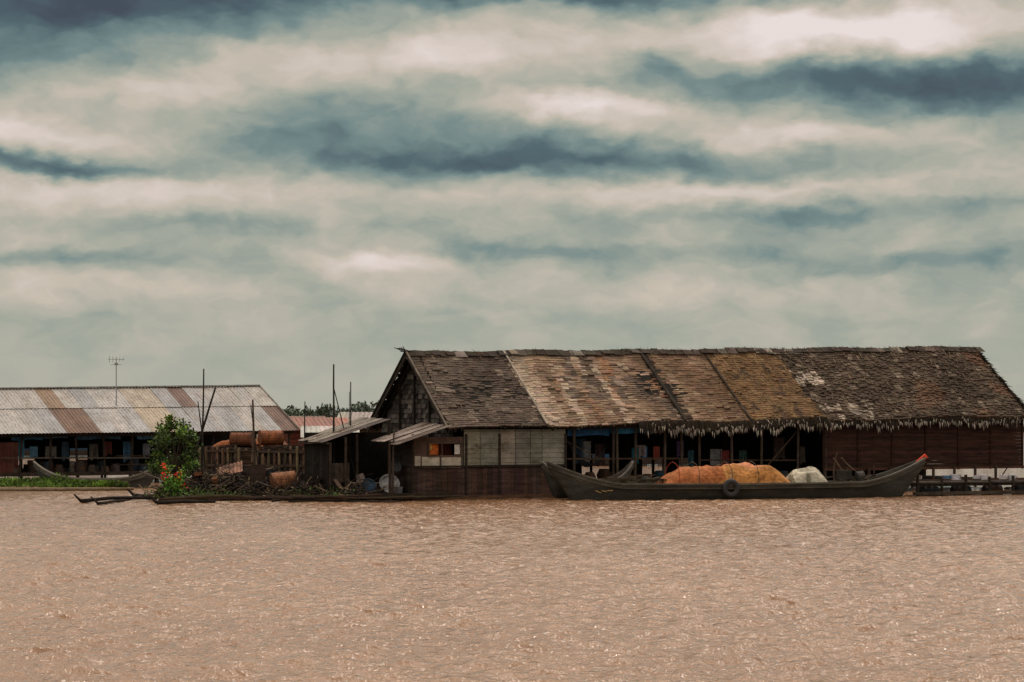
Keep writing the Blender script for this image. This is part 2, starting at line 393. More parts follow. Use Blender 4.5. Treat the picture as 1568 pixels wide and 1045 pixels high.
# walls front-left closed room
mb=MB(); uw0=u_of(632,.25); uw1=u_of(866,.25)
u=uw0
while u<uw1-.02:
    u1=min(u+U(.16,.24),uw1); c=jc((.095,.058,.047),.35)
    mb.box(((u+u1)/2,.25+U(-.008,.008),.62),(u1-u-.008,.03,1.16),c); u=u1
v=.27
while v<2.0:
    mb.box((uw0,v+.1,.62),(.03,.19,1.16),jc((.060,.042,.035),.3)); v+=.2
mb.beam((uw0-.05,.2,1.22),(uw1,.2,1.22),.06,.07,(.05,.035,.028)); mb.beam((uw0-.05,.2,.08),(uw1,.2,.08),.1,.14,(.15,.085,.05))
for px in (632,714,765,866):
    mb.beam(loc(px,.21,0.02),loc(px,.21,2.4),.07,.07,(.055,.038,.03))
mb.obj("lower_boarding",M_plank,H)
mb=MB()
seams=[710,735,765,789,812,830,866]
for a,b in zip(seams[:-1],seams[1:]):
    ua,ub=u_of(a,.25)+.012,u_of(b,.25)-.012
    c=jc(random.choice([(.22,.205,.165),(.27,.25,.195),(.19,.172,.145)]),.12)
    n=15
    for k in range(n):
        z0=1.26+k*.088; zz=z0+.082
        if z0>2.5: break
        t=.016 if k%2 else 0
        mb.box(((ua+ub)/2,.26-t*.5,(z0+zz)/2),(ub-ua,.03+t,.086),jc(c,.05))
mb.obj("grey_panels",M_wall_tin,H)
mb=MB()
ua,ub=uw0+.05,u_of(710,.25)-.02
wz0,wz1=zpx(699,uw0),zpx(679,uw0)
mb.box(((ua+ub)/2,.26,(1.26+wz0)/2),(ub-ua,.03,wz0-1.26),(.10,.085,.07))
mb.box(((ua+ub)/2,.26,(wz1+2.3)/2),(ub-ua,.03,2.3-wz1),(.11,.07,.055))
wl,wr=u_of(656,.25),u_of(706,.25)
mb.box(((ua+wl)/2,.26,(wz0+wz1)/2),(wl-ua,.03,wz1-wz0),(.10,.065,.05)); 
mb.box(((wr+ub)/2,.26,(wz0+wz1)/2),(ub-wr,.03,wz1-wz0),(.1,.07,.05))
um=u_of(676,.25)
for q in(wl,um,wr-.03): mb.box((q,.22,(wz0+wz1)/2),(.05,.06,wz1-wz0),(.09,.06,.045))
for z in(wz0,wz1): mb.box(((wl+wr)/2,.22,z),(wr-wl+.1,.07,.05),(.10,.07,.05))
for a,b,y0,y1,c in ((635,644,699,716,(.40,.36,.30)),(646,673,700,717,(.48,.43,.35)),(676,706,700,717,(.42,.37,.30)),(696,706,681,696,(.6,.56,.52))):
    p=loc((a+b)/2,.225,0); mb.box((p.x,.232,zpx((y0+y1)/2,p.x)),(u_of(b)-u_of(a),.02,(y1-y0)/42),c)
mb.obj("window_wall",M_wall_tin,H)
mb=MB()
p=loc(664,.30,0); mb.box((p.x,.33,zpx(688,p.x)),(u_of(672)-u_of(657),.02,.42),(.50,.13,.03))
p=loc(661,.30,0); mb.box((p.x-.05,.31,zpx(684,p.x)),(.12,.02,.25),(.6,.33,.1))
p=loc(686,.30,0); mb.box((p.x,.6,zpx(688,p.x)),(.6,.02,.42),(.06,.015,.01))
mb.obj("window_curtain",M_cloth,H)
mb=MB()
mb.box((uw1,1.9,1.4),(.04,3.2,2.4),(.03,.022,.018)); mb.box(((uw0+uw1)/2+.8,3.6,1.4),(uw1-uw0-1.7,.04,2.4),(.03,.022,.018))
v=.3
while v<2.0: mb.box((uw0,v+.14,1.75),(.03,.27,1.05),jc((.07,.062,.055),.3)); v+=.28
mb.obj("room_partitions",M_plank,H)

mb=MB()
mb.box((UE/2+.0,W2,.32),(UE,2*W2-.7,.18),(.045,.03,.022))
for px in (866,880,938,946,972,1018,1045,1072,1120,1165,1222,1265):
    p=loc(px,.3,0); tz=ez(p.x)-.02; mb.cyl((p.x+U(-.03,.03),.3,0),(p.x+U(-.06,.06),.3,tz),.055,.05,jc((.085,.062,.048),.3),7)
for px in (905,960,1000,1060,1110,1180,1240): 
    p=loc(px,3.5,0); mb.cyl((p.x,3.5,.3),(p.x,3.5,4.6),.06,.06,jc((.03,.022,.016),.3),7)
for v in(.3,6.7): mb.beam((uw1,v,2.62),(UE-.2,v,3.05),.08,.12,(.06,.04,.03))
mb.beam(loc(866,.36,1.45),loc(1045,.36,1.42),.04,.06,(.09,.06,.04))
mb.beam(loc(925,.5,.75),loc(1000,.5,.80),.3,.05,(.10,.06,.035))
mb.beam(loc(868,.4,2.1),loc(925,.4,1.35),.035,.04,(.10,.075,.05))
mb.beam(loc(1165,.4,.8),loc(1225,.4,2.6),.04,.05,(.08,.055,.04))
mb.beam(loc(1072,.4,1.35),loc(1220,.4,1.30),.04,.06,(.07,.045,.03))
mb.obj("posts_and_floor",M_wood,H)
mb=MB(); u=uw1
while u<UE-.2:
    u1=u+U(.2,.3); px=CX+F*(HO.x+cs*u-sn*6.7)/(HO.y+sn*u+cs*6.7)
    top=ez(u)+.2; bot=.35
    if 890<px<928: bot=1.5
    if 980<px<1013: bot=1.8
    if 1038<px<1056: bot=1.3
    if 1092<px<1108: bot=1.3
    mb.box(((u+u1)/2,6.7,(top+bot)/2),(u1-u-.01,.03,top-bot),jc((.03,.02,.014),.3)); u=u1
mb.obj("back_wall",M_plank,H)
mb=MB()
def cloth(p,wd,h,c):
    n=6
    for i in range(n):
        a=i/n;b=(i+1)/n; da=.05*math.sin(a*9+p.x); db=.05*math.sin(b*9+p.x)
        mb.quad(p+Vector((a*wd,da,0)),p+Vector((b*wd,db,0)),p+Vector((b*wd,db*1.5,-h*(1+.1*math.sin(b*7)))),p+Vector((a*wd,da*1.5,-h*(1+.1*math.sin(a*7)))),jc(c,.12))
for a,b,c,h in ((868,935,(.02,.07,.16),.30),(935,1000,(.02,.10,.17),.22),(1000,1015,(.3,.3,.3),.2)):
    cloth(loc(a,.42,2.62),u_of(b)-u_of(a),h,c)
for px,y,wd,h,c in ((880,672,.5,.9,(.04,.07,.11)),(893,676,.35,.7,(.30,.30,.31)),(912,680,.4,.8,(.07,.04,.04)),(968,686,.25,.6,(.03,.16,.2)),(976,682,.35,.45,(.33,.28,.3)),(1000,684,.3,.5,(.4,.1,.08)),(1035,676,.4,.6,(.08,.05,.12)),(1052,690,.35,.7,(.04,.10,.14)),(1087,688,.6,.6,(.2,.21,.22)),(1104,690,.4,.8,(.20,.04,.04)),(1133,690,.3,.5,(.04,.08,.07)),(1185,670,.5,.9,(.05,.035,.03)),(1224,684,.3,.7,(.12,.10,.08))):
    p=loc(px,1.6,0); cloth(Vector((p.x,1.6,zpx(y,p.x,1.6))),wd,h,c)
mb.obj("hanging_laundry",M_cloth,H)
mb=MB()
n=14; A=loc(868,1.2,2.2);B=loc(930,1.2,2.0)
for i in range(n):
    t0,t1=i/n,(i+1)/n
    f=lambda t: A.lerp(B,t)+Vector((0,0,-1.0*math.sin(t*math.pi)**.9))
    w0=.32*math.sin(t0*math.pi)+.01; w1=.32*math.sin(t1*math.pi)+.01
    mb.quad(f(t0)+Vector((0,-w0,w0*.5)),f(t1)+Vector((0,-w1,w1*.5)),f(t1)+Vector((0,w1*.4,0)),f(t0)+Vector((0,w0*.4,0)),jc((.10,.14,.17),.15))
mb.obj("hammock",M_cloth,H,True)
mb=MB()
for px,v,r,h,c in ((903,1.5,.25,.5,(.07,.04,.03)),(925,2.2,.3,.6,(.08,.05,.03)),(957,1.2,.18,.35,(.25,.05,.04)),(990,1.6,.22,.4,(.3,.3,.28)),(1010,2.2,.28,.5,(.03,.08,.12)),(1130,1.4,.25,.55,(.10,.05,.03)),(1150,2,.3,.6,(.06,.04,.03)),(1200,1.3,.25,.45,(.05,.07,.08))):
    p=loc(px,v,.41); mb.cyl(p,p+Vector((0,0,h*.6)),r*.7,r,jc(c),12); mb.cyl(p+Vector((0,0,h*.6)),p+Vector((0,0,h)),r,r*.6,jc(c),12)
mb.obj("jars_and_baskets",M_drum,H)

mb=MB(); ua=uD+.05; ub=UE-.15
z=.95
while z<3.1:
    mb.box(((ua+ub)/2,.28-.01*(hsh(z)),z+.07),(ub-ua,.03,.135),jc((.064,.030,.023),.3)); z+=.142
for i in range(7):
    u=ua+(ub-ua)*i/6; mb.box((u,.24,1.9),(.09,.05,2.1),jc((.05,.022,.016),.2))
z=.95
while z<3.1:
    mb.box((ub,3.5,z+.07),(.03,6.4,.135),jc((.04,.018,.012),.3)); z+=.142
mb.beam((ua,.22,.92),(ub+.1,.22,.92),.08,.1,(.12,.055,.035))
mb.obj("plank_wall",M_plank,H)
mb=MB()
u=uD-.4
while u<UE+1:
    mb.cyl((u,-.3,-.15),(u+U(.9,1.2),-.3,-.12),.26,.26,jc((.03,.035,.04) if R()<.7 else (.4,.41,.42),.2),12); u+=1.35
for i in range(9):
    u=uD+i*1.1; mb.cyl((u,.1,-.1),(u,.1,1.0),.06,.06,(.05,.035,.025),7)
mb.beam((uD-.5,-.5,.42),(UE+2,-.5,.42),.12,.1,(.06,.042,.03)); mb.beam((uD-.5,.0,.42),(UE+2,.0,.42),.12,.1,(.06,.042,.03))
mb.obj("float_drums",M_drum,H)

def tincol(base):
    def f(a,b): return jc(base,.12)
    return f
mb=MB()
for i in range(4):
    o=Vector((-.15,-.45+i*.62,2.72+.03*i)); mb.corr(o,(0,.68,.0),(-2.15+U(-.12,.2),-.1,-.62+U(-.06,.06)),1,.018,tincol(random.choice([(.24,.14,.10),(.18,.14,.12),(.38,.31,.27)])),3,.13)
mb.obj("awning_front",M_awn,H)
mb=MB()
for i in range(4):
    o=Vector((-1.6,1.75+i*.66,2.95+.02*i)); mb.corr(o,(0,.72,0),(-2.7+U(-.15,.15),-.1,-.85+U(-.04,.04)),1,.018,tincol(random.choice([(.26,.22,.18),(.16,.13,.12),(.36,.32,.27)])),3,.13)
mb.beam((-4.15,1.6,2.07),(-4.15,4.4,2.07),.06,.08,(.06,.045,.035)); 
mb.obj("awning_side",M_awn,H)
mb=MB()
for (u,v,t) in ((-4.0,1.8,2.1),(-4.0,4.1,2.1),(-2.9,1.8,2.4),(-2.4,.05,2.1),(-1.6,1.9,2.9),(-3.4,1.75,2.3)):
    mb.cyl((u,v,0),(u+U(-.04,.04),v,t),.055,.05,jc((.07,.05,.036),.2),7)
u=-4.0
while u<-3.2: mb.box((u+.1,1.85,.75),(.18,.03,1.2),jc((.09,.065,.05),.25)); u+=.2
v=1.9
while v<4.1: mb.box((-4.0,v+.1,1.1),(.03,.19,1.8),jc((.03,.024,.019),.3)); v+=.2
mb.box((-2.2,4.2,1.3),(3.6,.04,2.3),(.022,.018,.014)); mb.box((-2.1,3.0,.3),(3.9,2.6,.14),(.05,.035,.025))
mb.box((-.9,1.95,1.4),(1.3,.03,2.2),(.035,.028,.022))
mb.box((-1.7,.9,.2),(3.2,1.8,.12),(.06,.045,.03))
mb.obj("lean_to_frame",M_wood,H)
def disc(mb,c,nrm,r,col,depth=.1):
    nrm=Vector(nrm).normalized(); a=nrm.orthogonal().normalized(); b=nrm.cross(a); c=Vector(c); n=20
    rings=[(r*1.0,0),(r*.92,-.01),(r*.75,-depth),(0.02,-depth)]
    R0=[[c+(a*math.cos(6.2832*i/n)+b*math.sin(6.2832*i/n))*rr+nrm*zz for i in range(n)] for rr,zz in rings]
    for k in range(3):
        for i in range(n): mb.quad(R0[k][i],R0[k][(i+1)%n],R0[k+1][(i+1)%n],R0[k+1][i],col)
mb=MB(); disc(mb,(-2.1,.75,.62),(-.25,-1,.55),.38,(.26,.26,.26)); disc(mb,(-1.75,.95,1.25),(0,-1,.3),.22,(.06,.065,.07)); disc(mb,(-2.7,1.2,.55),(0,-1,.5),.28,(.05,.09,.13))
mb.cyl((-2.75,.9,.27),(-2.75,.9,.55),.16,.2,(.04,.08,.14),12); mb.cyl((-1.9,.4,.27),(-1.9,.4,.5),.13,.16,(.12,.12,.13),12)
mb.obj("wash_basins",M_drum,H)

# ---------------------------------------------------------------- boats
def boat(name,locn,rz,L,B,gz,kz,cols,tip=None,p=2.4,ribs=True):
    E=empty(name,locn,rz)
    mb=MB(); n=56; m_=8
    def sec(t,inn=0):
        b=B*max(0,(1-abs(t)**p))**.75+.035-inn; b=max(b,.02)
        g,k=gz(t),kz(t)+inn*1.3
        pts=[]
        for j in range(-m_,m_+1):
            a=j/m_; y=b*math.copysign(abs(a)**.55,a) if a else 0
            z=k+(g-k)*abs(a)**1.7
            pts.append(Vector((t*L/2,y,z)))
        return pts
    for inn in (0,.05):
        S=[sec(-1+2*i/n,inn) for i in range(n+1)]
        for i in range(n):
            for j in range(2*m_):
                c=cols[0] if abs(j-m_+.5)<m_-1 else cols[1]
                q=(S[i][j],S[i+1][j],S[i+1][j+1],S[i][j+1])
                if inn: q=q[::-1]
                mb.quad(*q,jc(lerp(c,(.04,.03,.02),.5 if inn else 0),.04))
    for s_ in(0,-1):
        for i in range(n):
            a=sec(-1+2*i/n)[s_];b=sec(-1+2*(i+1)/n)[s_]; mb.beam(a,b,.09,.06,cols[1])
            mb.beam(a+Vector((0,0,-.16)),b+Vector((0,0,-.16)),.06,.03,lerp(cols[1],(0,0,0),.3))
    mb.obj("hull",M_hull,E)
    if ribs:
        mb=MB()
        for i in range(-8,9):
            t=i/10; s=sec(t,.05); mb.beam(s[0]+Vector((0,0,-.08)),s[-1]+Vector((0,0,-.08)),.1,.04,jc((.10,.07,.045),.3))
        mb.obj("thwarts",M_wood,E)
    if tip:
        mb=MB(); e=Vector((L/2,0,gz(1))); mb.beam(e+Vector((-.3,0,-.20)),e+Vector((.06,0,.08)),.12,.16,tip); mb.obj("painted_prow_tip",M_cloth,E)
    return E
A=PZ(838,79.3,0);Bp=PZ(1416,83.5,0); mid=(A+Bp)/2; L=(Bp-A).length; ang=math.atan2(Bp.y-A.y,Bp.x-A.x)
def gz(t): return .62+(.78*max(0,(-t-.62)/.38)**1.6 if t<0 else .86*max(0,(t-.6)/.4)**1.6)-.05*math.sin((t+1)*1.57)
def kz(t): return -.25+(1.45*max(0,(-t-.87)/.13)**.8 if t<0 else 1.45*max(0,(t-.84)/.16)**1.0)
CB=boat("wooden_cargo_boat",mid,ang,L,.85,gz,kz,((.062,.062,.050),(.14,.13,.105)),(.50,.06,.03))
def mound(mb,x0,x1,h,wd,colf,seed,nx_=60,ny_=22,zb=.5,rough=1.0):
    S=[]
    for i in range(nx_+1):
        row=[];a=i/nx_
        for j in range(ny_+1):
            b=j/ny_*2-1
            e=(1-abs(2*a-1)**2.6)**.65 if abs(2*a-1)<1 else 0
            z=zb+h*e*(1-abs(b)**2.6)**.6*(.86+rough*.34*noise.noise(Vector((a*(x1-x0)*1.1,b*1.5,seed)))+rough*.06*noise.noise(Vector((a*(x1-x0)*4,b*3,seed)))+rough*.06*abs(noise.noise(Vector((a*(x1-x0)*3+b*2,b*1,seed+5)))))
            row.append(Vector((x0+(x1-x0)*a,b*wd,z)))
        S.append(row)
    for i in range(nx_):
        for j in range(ny_):
            mb.quad(S[i][j],S[i+1][j],S[i+1][j+1],S[i][j+1],colf(i/nx_,j/ny_))
def bx(px):
    k=(px-CX)/F; c,s=math.cos(ang),math.sin(ang); return (k*mid.y-mid.x)/(c-k*s)
def patch(a,b,sc,seed): return noise.noise(Vector((a*sc,b*2,seed)))
mb=MB()
mound(mb,bx(1010),bx(1128),.84,.72,lambda a,b: (.36,.125,.045) if patch(a,b,4,1)<.08 else (.44,.22,.065),1)
mound(mb,bx(1080),bx(1204),.90,.74,lambda a,b: (.54,.22,.11) if b>.28 and a>.12 else (.40,.18,.055),5)
mound(mb,bx(1125),bx(1192),.56,.82,lambda a,b: (.34,.16,.055),9,zb=.45)
mb.obj("orange_tarp_cargo",M_cloth,CB,True)
mb=MB(); mound(mb,bx(1204),bx(1262),.72,.6,lambda a,b: (.46,.42,.33) if patch(a,b,6,2)>-.15 else (.20,.19,.13),14,rough=2.2); mb.obj("pale_sack_cargo",M_cloth,CB,True)
mb=MB()
for x in (bx(1030),bx(1060),bx(1110),bx(1150)):
    pr=None
    for k in range(13):
        b=-1+k/6; q=Vector((x+.04*math.sin(k),b*.76,.52+.86*(1-abs(b)**2.6)**.6)) if abs(b)<1 else Vector((x,b*.76,.52))
        if pr is not None: mb.cyl(pr,q,.014,.014,(.35,.06,.03) if x<bx(1040) else (.12,.10,.07),4,False)
        pr=q
mb.obj("lashing_ropes",M_stick,CB)
mb=MB()
for i in range(26):
    x=bx(U(880,1010)); mb.beam((x,U(-.5,.5),.62+U(0,.15)),(x+U(.6,1.6),U(-.5,.5),.64+U(0,.2)),.07,.05,jc((.10,.075,.05),.4))
for i in range(14):
    x=bx(U(1262,1340)); mb.beam((x,U(-.4,.4),.62+U(0,.12)),(x+U(.5,1.2),U(-.4,.4),.66+U(0,.2)),.08,.05,jc((.12,.09,.06),.4))
mb.stick((bx(1278),0,.6),(bx(1284),.1,1.7),.04,.03,(.12,.08,.06)); mb.stick((bx(1300),0,.6),(bx(1278),.1,1.5),.035,.03,(.22,.15,.10)); mb.stick((bx(1285),-.2,1.5),(bx(1325),.1,.8),.03,.025,(.2,.14,.10))
mb.stick((bx(1340),0,.5),(bx(1338),0,1.2),.04,.03,(.08,.05,.04)); 
mb.box((bx(1292),0,.85),(.5,.35,.35),(.07,.06,.05),.2); mb.cyl((bx(1310),-.1,.8),(bx(1320),-.1,.85),.17,.17,(.12,.11,.10),10)
mb.obj("deck_gear",M_wood,CB)
mb=MB(); c0=Vector((bx(1105),-.93,.42)); n=28;mm=10
T=[[c0+Vector(((.25+.095*math.cos(6.2832*j/mm))*math.cos(6.2832*i/n),.08*math.sin(6.2832*j/mm),(.25+.095*math.cos(6.2832*j/mm))*math.sin(6.2832*i/n))) for j in range(mm)] for i in range(n)]
for i in range(n):
    for j in range(mm): mb.quad(T[i][j],T[(i+1)%n][j],T[(i+1)%n][(j+1)%mm],T[i][(j+1)%mm],(.02,.02,.021) if (j%5) else (.05,.05,.05))
mb.cyl(c0+Vector((0,0,.3)),c0+Vector((.05,.15,.5)),.012,.012,(.3,.27,.2),4)
mb.obj("tyre_fender",M_rub,CB,True)
mb=MB()
for k in range(3):
    px=900+k*9; mb.beam((bx(px),-.9,.38),(bx(px+8),-.9,.30+.04*k),.02,.03,(.35,.24,.10))
mb.obj("painted_marks",M_cloth,CB)

def gzs(t): return .38+.75*abs(t)**3.2
def kzs(t): return -.2+1.1*max(0,(abs(t)-.72)/.28)**1.2
boat("wooden_boat",PZ(150,94,0),.12,5.4,.5,gzs,kzs,((.09,.085,.075),(.26,.23,.19)),None)
boat("wooden_boat",PZ(900,80.9,.25),.35,3.6,.45,gzs,kzs,((.06,.06,.05),(.14,.12,.10)),None)

# ---------------------------------------------------------------- tin roof house (left)
T2=math.radians(31); O2=PZ(455,105,0)
T0=empty("tin_roof_floating_house",O2,T2)
c2,s2=math.cos(T2),math.sin(T2)
def u2(px,v=0):
    k=(px-CX)/F; return (k*(O2.y+c2*v)-O2.x+s2*v)/(c2-k*s2)
hw=4.5; ULEFT=-21
def e2(u): return 2.47+.008*u
def r2(u): return 4.56+.018*u
mb=MB(); u=0; i=0
while u>ULEFT:
    wd=.84
    for row in (0,1):
        base=random.choice([(.30,.295,.29),(.35,.335,.32),(.26,.262,.265),(.33,.31,.285),(.36,.35,.33),(.31,.30,.285)])
        vv=1.0 if row==0 else 3.2
        pxr=CX+F*(O2.x+c2*(u-wd/2)-s2*vv)/(O2.y+s2*(u-wd/2)+c2*vv)
        if row==0:
            if i==0: base=(.40,.35,.29)
            if abs(pxr-421)<12: base=(.10,.05,.035)
            if abs(pxr-133)<12 or abs(pxr-96)<12: base=(.12,.062,.035)
            if 218<pxr<262: base=(.37,.31,.23)
        else:
            if i==0: base=(.33,.31,.28)
            if abs(pxr-290)<11: base=(.12,.065,.05)
            if abs(pxr-70)<11 : base=(.20,.13,.08)
            if 190<pxr<235: base=(.34,.29,.235)
        s0,s1=(-.03,.56) if row==0 else (.52,1.0)
        lift=.0 if row==0 else .035
        uu=u-wd/2
        z0=e2(uu)+(r2(uu)-e2(uu))*s0+lift; z1=e2(uu)+(r2(uu)-e2(uu))*s1+lift+U(-.01,.01)
        bb=base
        def cf(a,b,bb=bb):
            return jc(lerp(bb,(.20,.13,.09),max(0,noise.noise(Vector((u*3+a*2,b*3,row)))*.6)),.03)
        dz=.012*wd
        mb.corr((u-wd,hw*s1,z1-dz),(wd+.04,0,dz),(U(-.03,.03),hw*(s0-s1),z0-z1),1,.016,cf,5,.17)
        mb.corr((u-wd,2*hw-hw*s1,z1),(wd+.04,0,0),(0,hw*(s1-s0),z0-z1),1,.016,cf,2,.17)
    u-=.82;i+=1
mb.obj("corrugated_roof",M_tin,T0)
mb=MB()
mb.beam((.05,hw,r2(0)+.06),(ULEFT,hw,r2(ULEFT)+.06),.3,.05,(.5,.48,.45))
a=Vector((.06,-.1,e2(0)-.02));b=Vector((.06,hw,r2(0)+.02));cc=Vector((.06,2*hw,e2(0)))
mb.beam(a,b,.04,.12,(.35,.32,.28)); mb.beam(cc,b,.04,.12,(.1,.08,.07))
mb.tri((-.35,.3,e2(0)-.02),(-.35,2*hw-.3,e2(0)),(-.35,hw,r2(0)-.12),(.05,.05,.05))
mb.obj("roof_trim",M_wood,T0)
mb=MB()
mb.box((ULEFT/2,hw,.45),(-ULEFT,2*hw-.5,.16),(.06,.045,.035))
for k in range(16):
    u=-.3-k*1.32; 
    for v in(.35,4.2): mb.cyl((u+U(-.1,.1),v,0),(u+U(-.1,.1),v,2.3 if v<1 else 4.1),.06,.05,jc((.05,.038,.028),.3),7)
mb.beam((0,.35,2.3),(ULEFT,.35,2.13),.08,.12,(.05,.04,.03))
for z in (.85,1.25): mb.beam((-.3,.3,z),(-9,.3,z),.05,.05,(.05,.038,.03))
mb.beam((u2(232),.3,1.15),(u2(5),.3,1.2),.05,.06,(.12,.10,.08))
u=ULEFT
while u<-.2:
    px=CX+F*(O2.x+c2*u-s2*8.2)/(O2.y+s2*u+c2*8.2)
    bot=.5 if not(20<px<45 or 100<px<125) else 1.5
    mb.box((u+.15,8.2,(2.4+bot)/2),(.29,.03,2.4-bot),jc((.02,.016,.013),.3)); u+=.3
u=u2(-20)
while u<u2(30): mb.box((u,.3,1.2),(.17,.03,1.4),jc((.12,.045,.034),.3)); u+=.18
mb.obj("posts_and_walls",M_wood,T0)
mb=MB()
for a,b,h,c in ((22,72,.32,(.03,.09,.17)),(72,110,.25,(.04,.11,.17)),(120,190,.3,(.03,.07,.12)),(215,262,.3,(.05,.12,.2)),(170,215,.18,(.02,.05,.09))):
    p=Vector((u2(a),.5,2.32)); cloth(p,u2(b)-u2(a),h,c)
for px,z,wd,h,c in ((28,2.0,.3,.9,(.06,.22,.33)),(45,1.7,.4,.5,(.09,.2,.3)),(70,1.7,.5,.5,(.14,.13,.12)),(95,1.9,.3,.8,(.04,.07,.1)),(137,1.8,.4,.7,(.08,.07,.06)),(188,1.9,.4,.9,(.04,.10,.17)),(218,1.8,.4,.6,(.14,.15,.17)),(160,1.9,.35,.6,(.10,.03,.025))):
    cloth(Vector((u2(px,1),1.0,z)),wd,h,c)
mb.obj("blue_tarps",M_cloth,T0)
mb=MB()
for i in range(30):
    px=U(10,240); x=u2(px); c=jc(random.choice([(.08,.05,.035),(.03,.045,.06),(.13,.11,.10),(.05,.04,.03)]),.3)
    r=U(.12,.28); h=U(.25,.6); p=Vector((x,U(.5,2.5),.53)); mb.cyl(p,p+Vector((0,0,h)),r,r*U(.6,1),c,10)
mb.obj("jars_and_baskets",M_drum,T0)
an=empty("tv_antenna",PZ(178,103,0)); mb=MB(); top=3+(HY-548)/F*103
mb.cyl((0,0,3.3),(0,0,top),.03,.02,(.25,.25,.25),6)
mb.cyl((-.38,0,top-.08),(.38,.1,top-.08),.014,.014,(.3,.3,.3),4)
for k in range(5):
    x=-.32+k*.16; h=.16-.02*k; mb.cyl((x,0,top-.08-h),(x,0.02,top-.08+h),.012,.012,(.3,.3,.3),4)
mb.cyl((-.25,0,top-.32),(.25,0,top-.32),.012,.012,(.3,.3,.3),4); mb.box((0,0,top-.3),(.16,.08,.1),(.2,.2,.2))
mb.obj("mast_and_elements",M_rub,an)

# ---------------------------------------------------------------- fish cage palisade
fc_=empty("fish_cage_palisade",(0,0,0)); mb=MB()
a=PZ(300,88,0); b=PZ(505,85,0)
for k in range(95):
    t=k/94; p=a.lerp(b,t)+Vector((U(-.02,.02),U(-.06,.06),0)); zt=1.72+.12*math.sin(t*9)+U(-.10,.06)
    if k%4==0: mb.cyl(p,p+Vector((U(-.05,.05),-.08,zt+U(0,.15))),.06,.05,jc((.19,.125,.08),.4),6)
    else: mb.cyl(p+Vector((0,0,.1)),p+Vector((U(-.05,.05),0,zt-U(0,.2))),.035,.03,jc((.04,.027,.02) if R()<.75 else (.13,.09,.06),.4),5)
for z in (.5,1.1,1.68): mb.beam(a+Vector((0,-.1,z)),b+Vector((0,-.1,z+U(-.08,.08))),.06,.09,(.08,.055,.038))
for k in range(60):
    t=U(0,1); p=a.lerp(b,t)+Vector((0,U(-.2,1.5),1.70+U(0,.14))); mb.beam(p,p+Vector((U(.4,1.6),U(-.3,.3),U(-.12,.14))),U(.06,.2),.05,jc((.05,.035,.026),.5))
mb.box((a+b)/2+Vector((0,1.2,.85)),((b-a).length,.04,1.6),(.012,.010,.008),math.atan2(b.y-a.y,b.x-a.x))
mb.obj("stakes_and_rails",M_stick,fc_)
def drum(name,p,r,h,axis_,col):
    E=empty(name,p); mb=MB(); ax_=Vector(axis_).normalized(); n=18
    mb.cyl(Vector((0,0,0)),ax_*h,r,r,col,n)
    for t in (0.0,.33,.66,1.0): mb.cyl(ax_*(h*t-.015),ax_*(h*t+.015),r*1.04,r*1.04,tuple(x*.8 for x in col),n)
    mb.cyl(ax_*(h*.1),ax_*(h*.1)+ax_.orthogonal().normalized()*(r+.03),.04,.04,col,8)
    mb.obj("drum_shell",M_drum,E); return E
drum("oil_drum",PZ(398,87.5,1.9)+Vector((0,0,.3)),.30,.9,(.9,.35,0),(.24,.08,.03))
drum("oil_drum",PZ(355,88,1.85)+Vector((0,0,.28)),.28,.85,(1,-.2,0),(.18,.065,.03))
drum("oil_drum",PZ(433,80.5,.38)+Vector((-.4,0,.25)),.34,.85,(1,.3,0.1),(.26,.11,.05))
drum("oil_drum",PZ(380,82,.3),.29,.9,(0,0,1),(.06,.04,.03))
drum("oil_drum",PZ(408,81.5,.3),.27,.8,(0.05,0,1),(.03,.035,.04))
drum("oil_drum",PZ(395,81,.3),.28,.95,(0,.04,1),(.05,.03,.022))
tb=empty("tarp_bundle",PZ(345,88.5,1.6)); mb=MB(); mound(mb,-.6,1.7,.5,.5,lambda a,b: (.24,.08,.03),22,zb=0.1); mb.obj("folded_tarp",M_cloth,tb,True)
tb=empty("tarp_bundle",PZ(405,89,1.6)); mb=MB(); mound(mb,-.8,1.0,.6,.5,lambda a,b: (.16,.065,.035),27,zb=0.1); mb.obj("folded_tarp",M_cloth,tb,True)

# ---------------------------------------------------------------- debris raft
rf=empty("debris_raft",(0,0,0)); mb=MB()
for i in range(120):
    px=U(225,600); d=U(77.5,86); p=PZ(px,d,U(.0,.18)); L=U(1,3.5)
    mb.stick(p,p+Vector((L,U(-.5,.5),U(-.05,.12))),U(.04,.09),U(.03,.06),jc(random.choice([(.07,.05,.035),(.13,.095,.06),(.045,.033,.025)]),.3),.02,6,3)
for i in range(130):
    px=U(245,590); d=U(79,87); p=PZ(px,d,U(.12,.6)); mb.beam(p,p+Vector((U(-1.2,1.2),U(-1,1),U(-.05,.5))),U(.1,.25),.03,jc(random.choice([(.10,.075,.05),(.22,.165,.12),(.05,.035,.028)]),.3))
for i in range(14):
    px=U(290,560); d=U(80,84); p=PZ(px,d,.2); mb.stick(p,p+Vector((U(-.4,.4),U(-.3,.3),U(.8,1.5))),.035,.025,jc((.05,.037,.028),.3),.04,5,4)
mb.obj("logs_and_planks",M_wood,rf)
mb=MB()
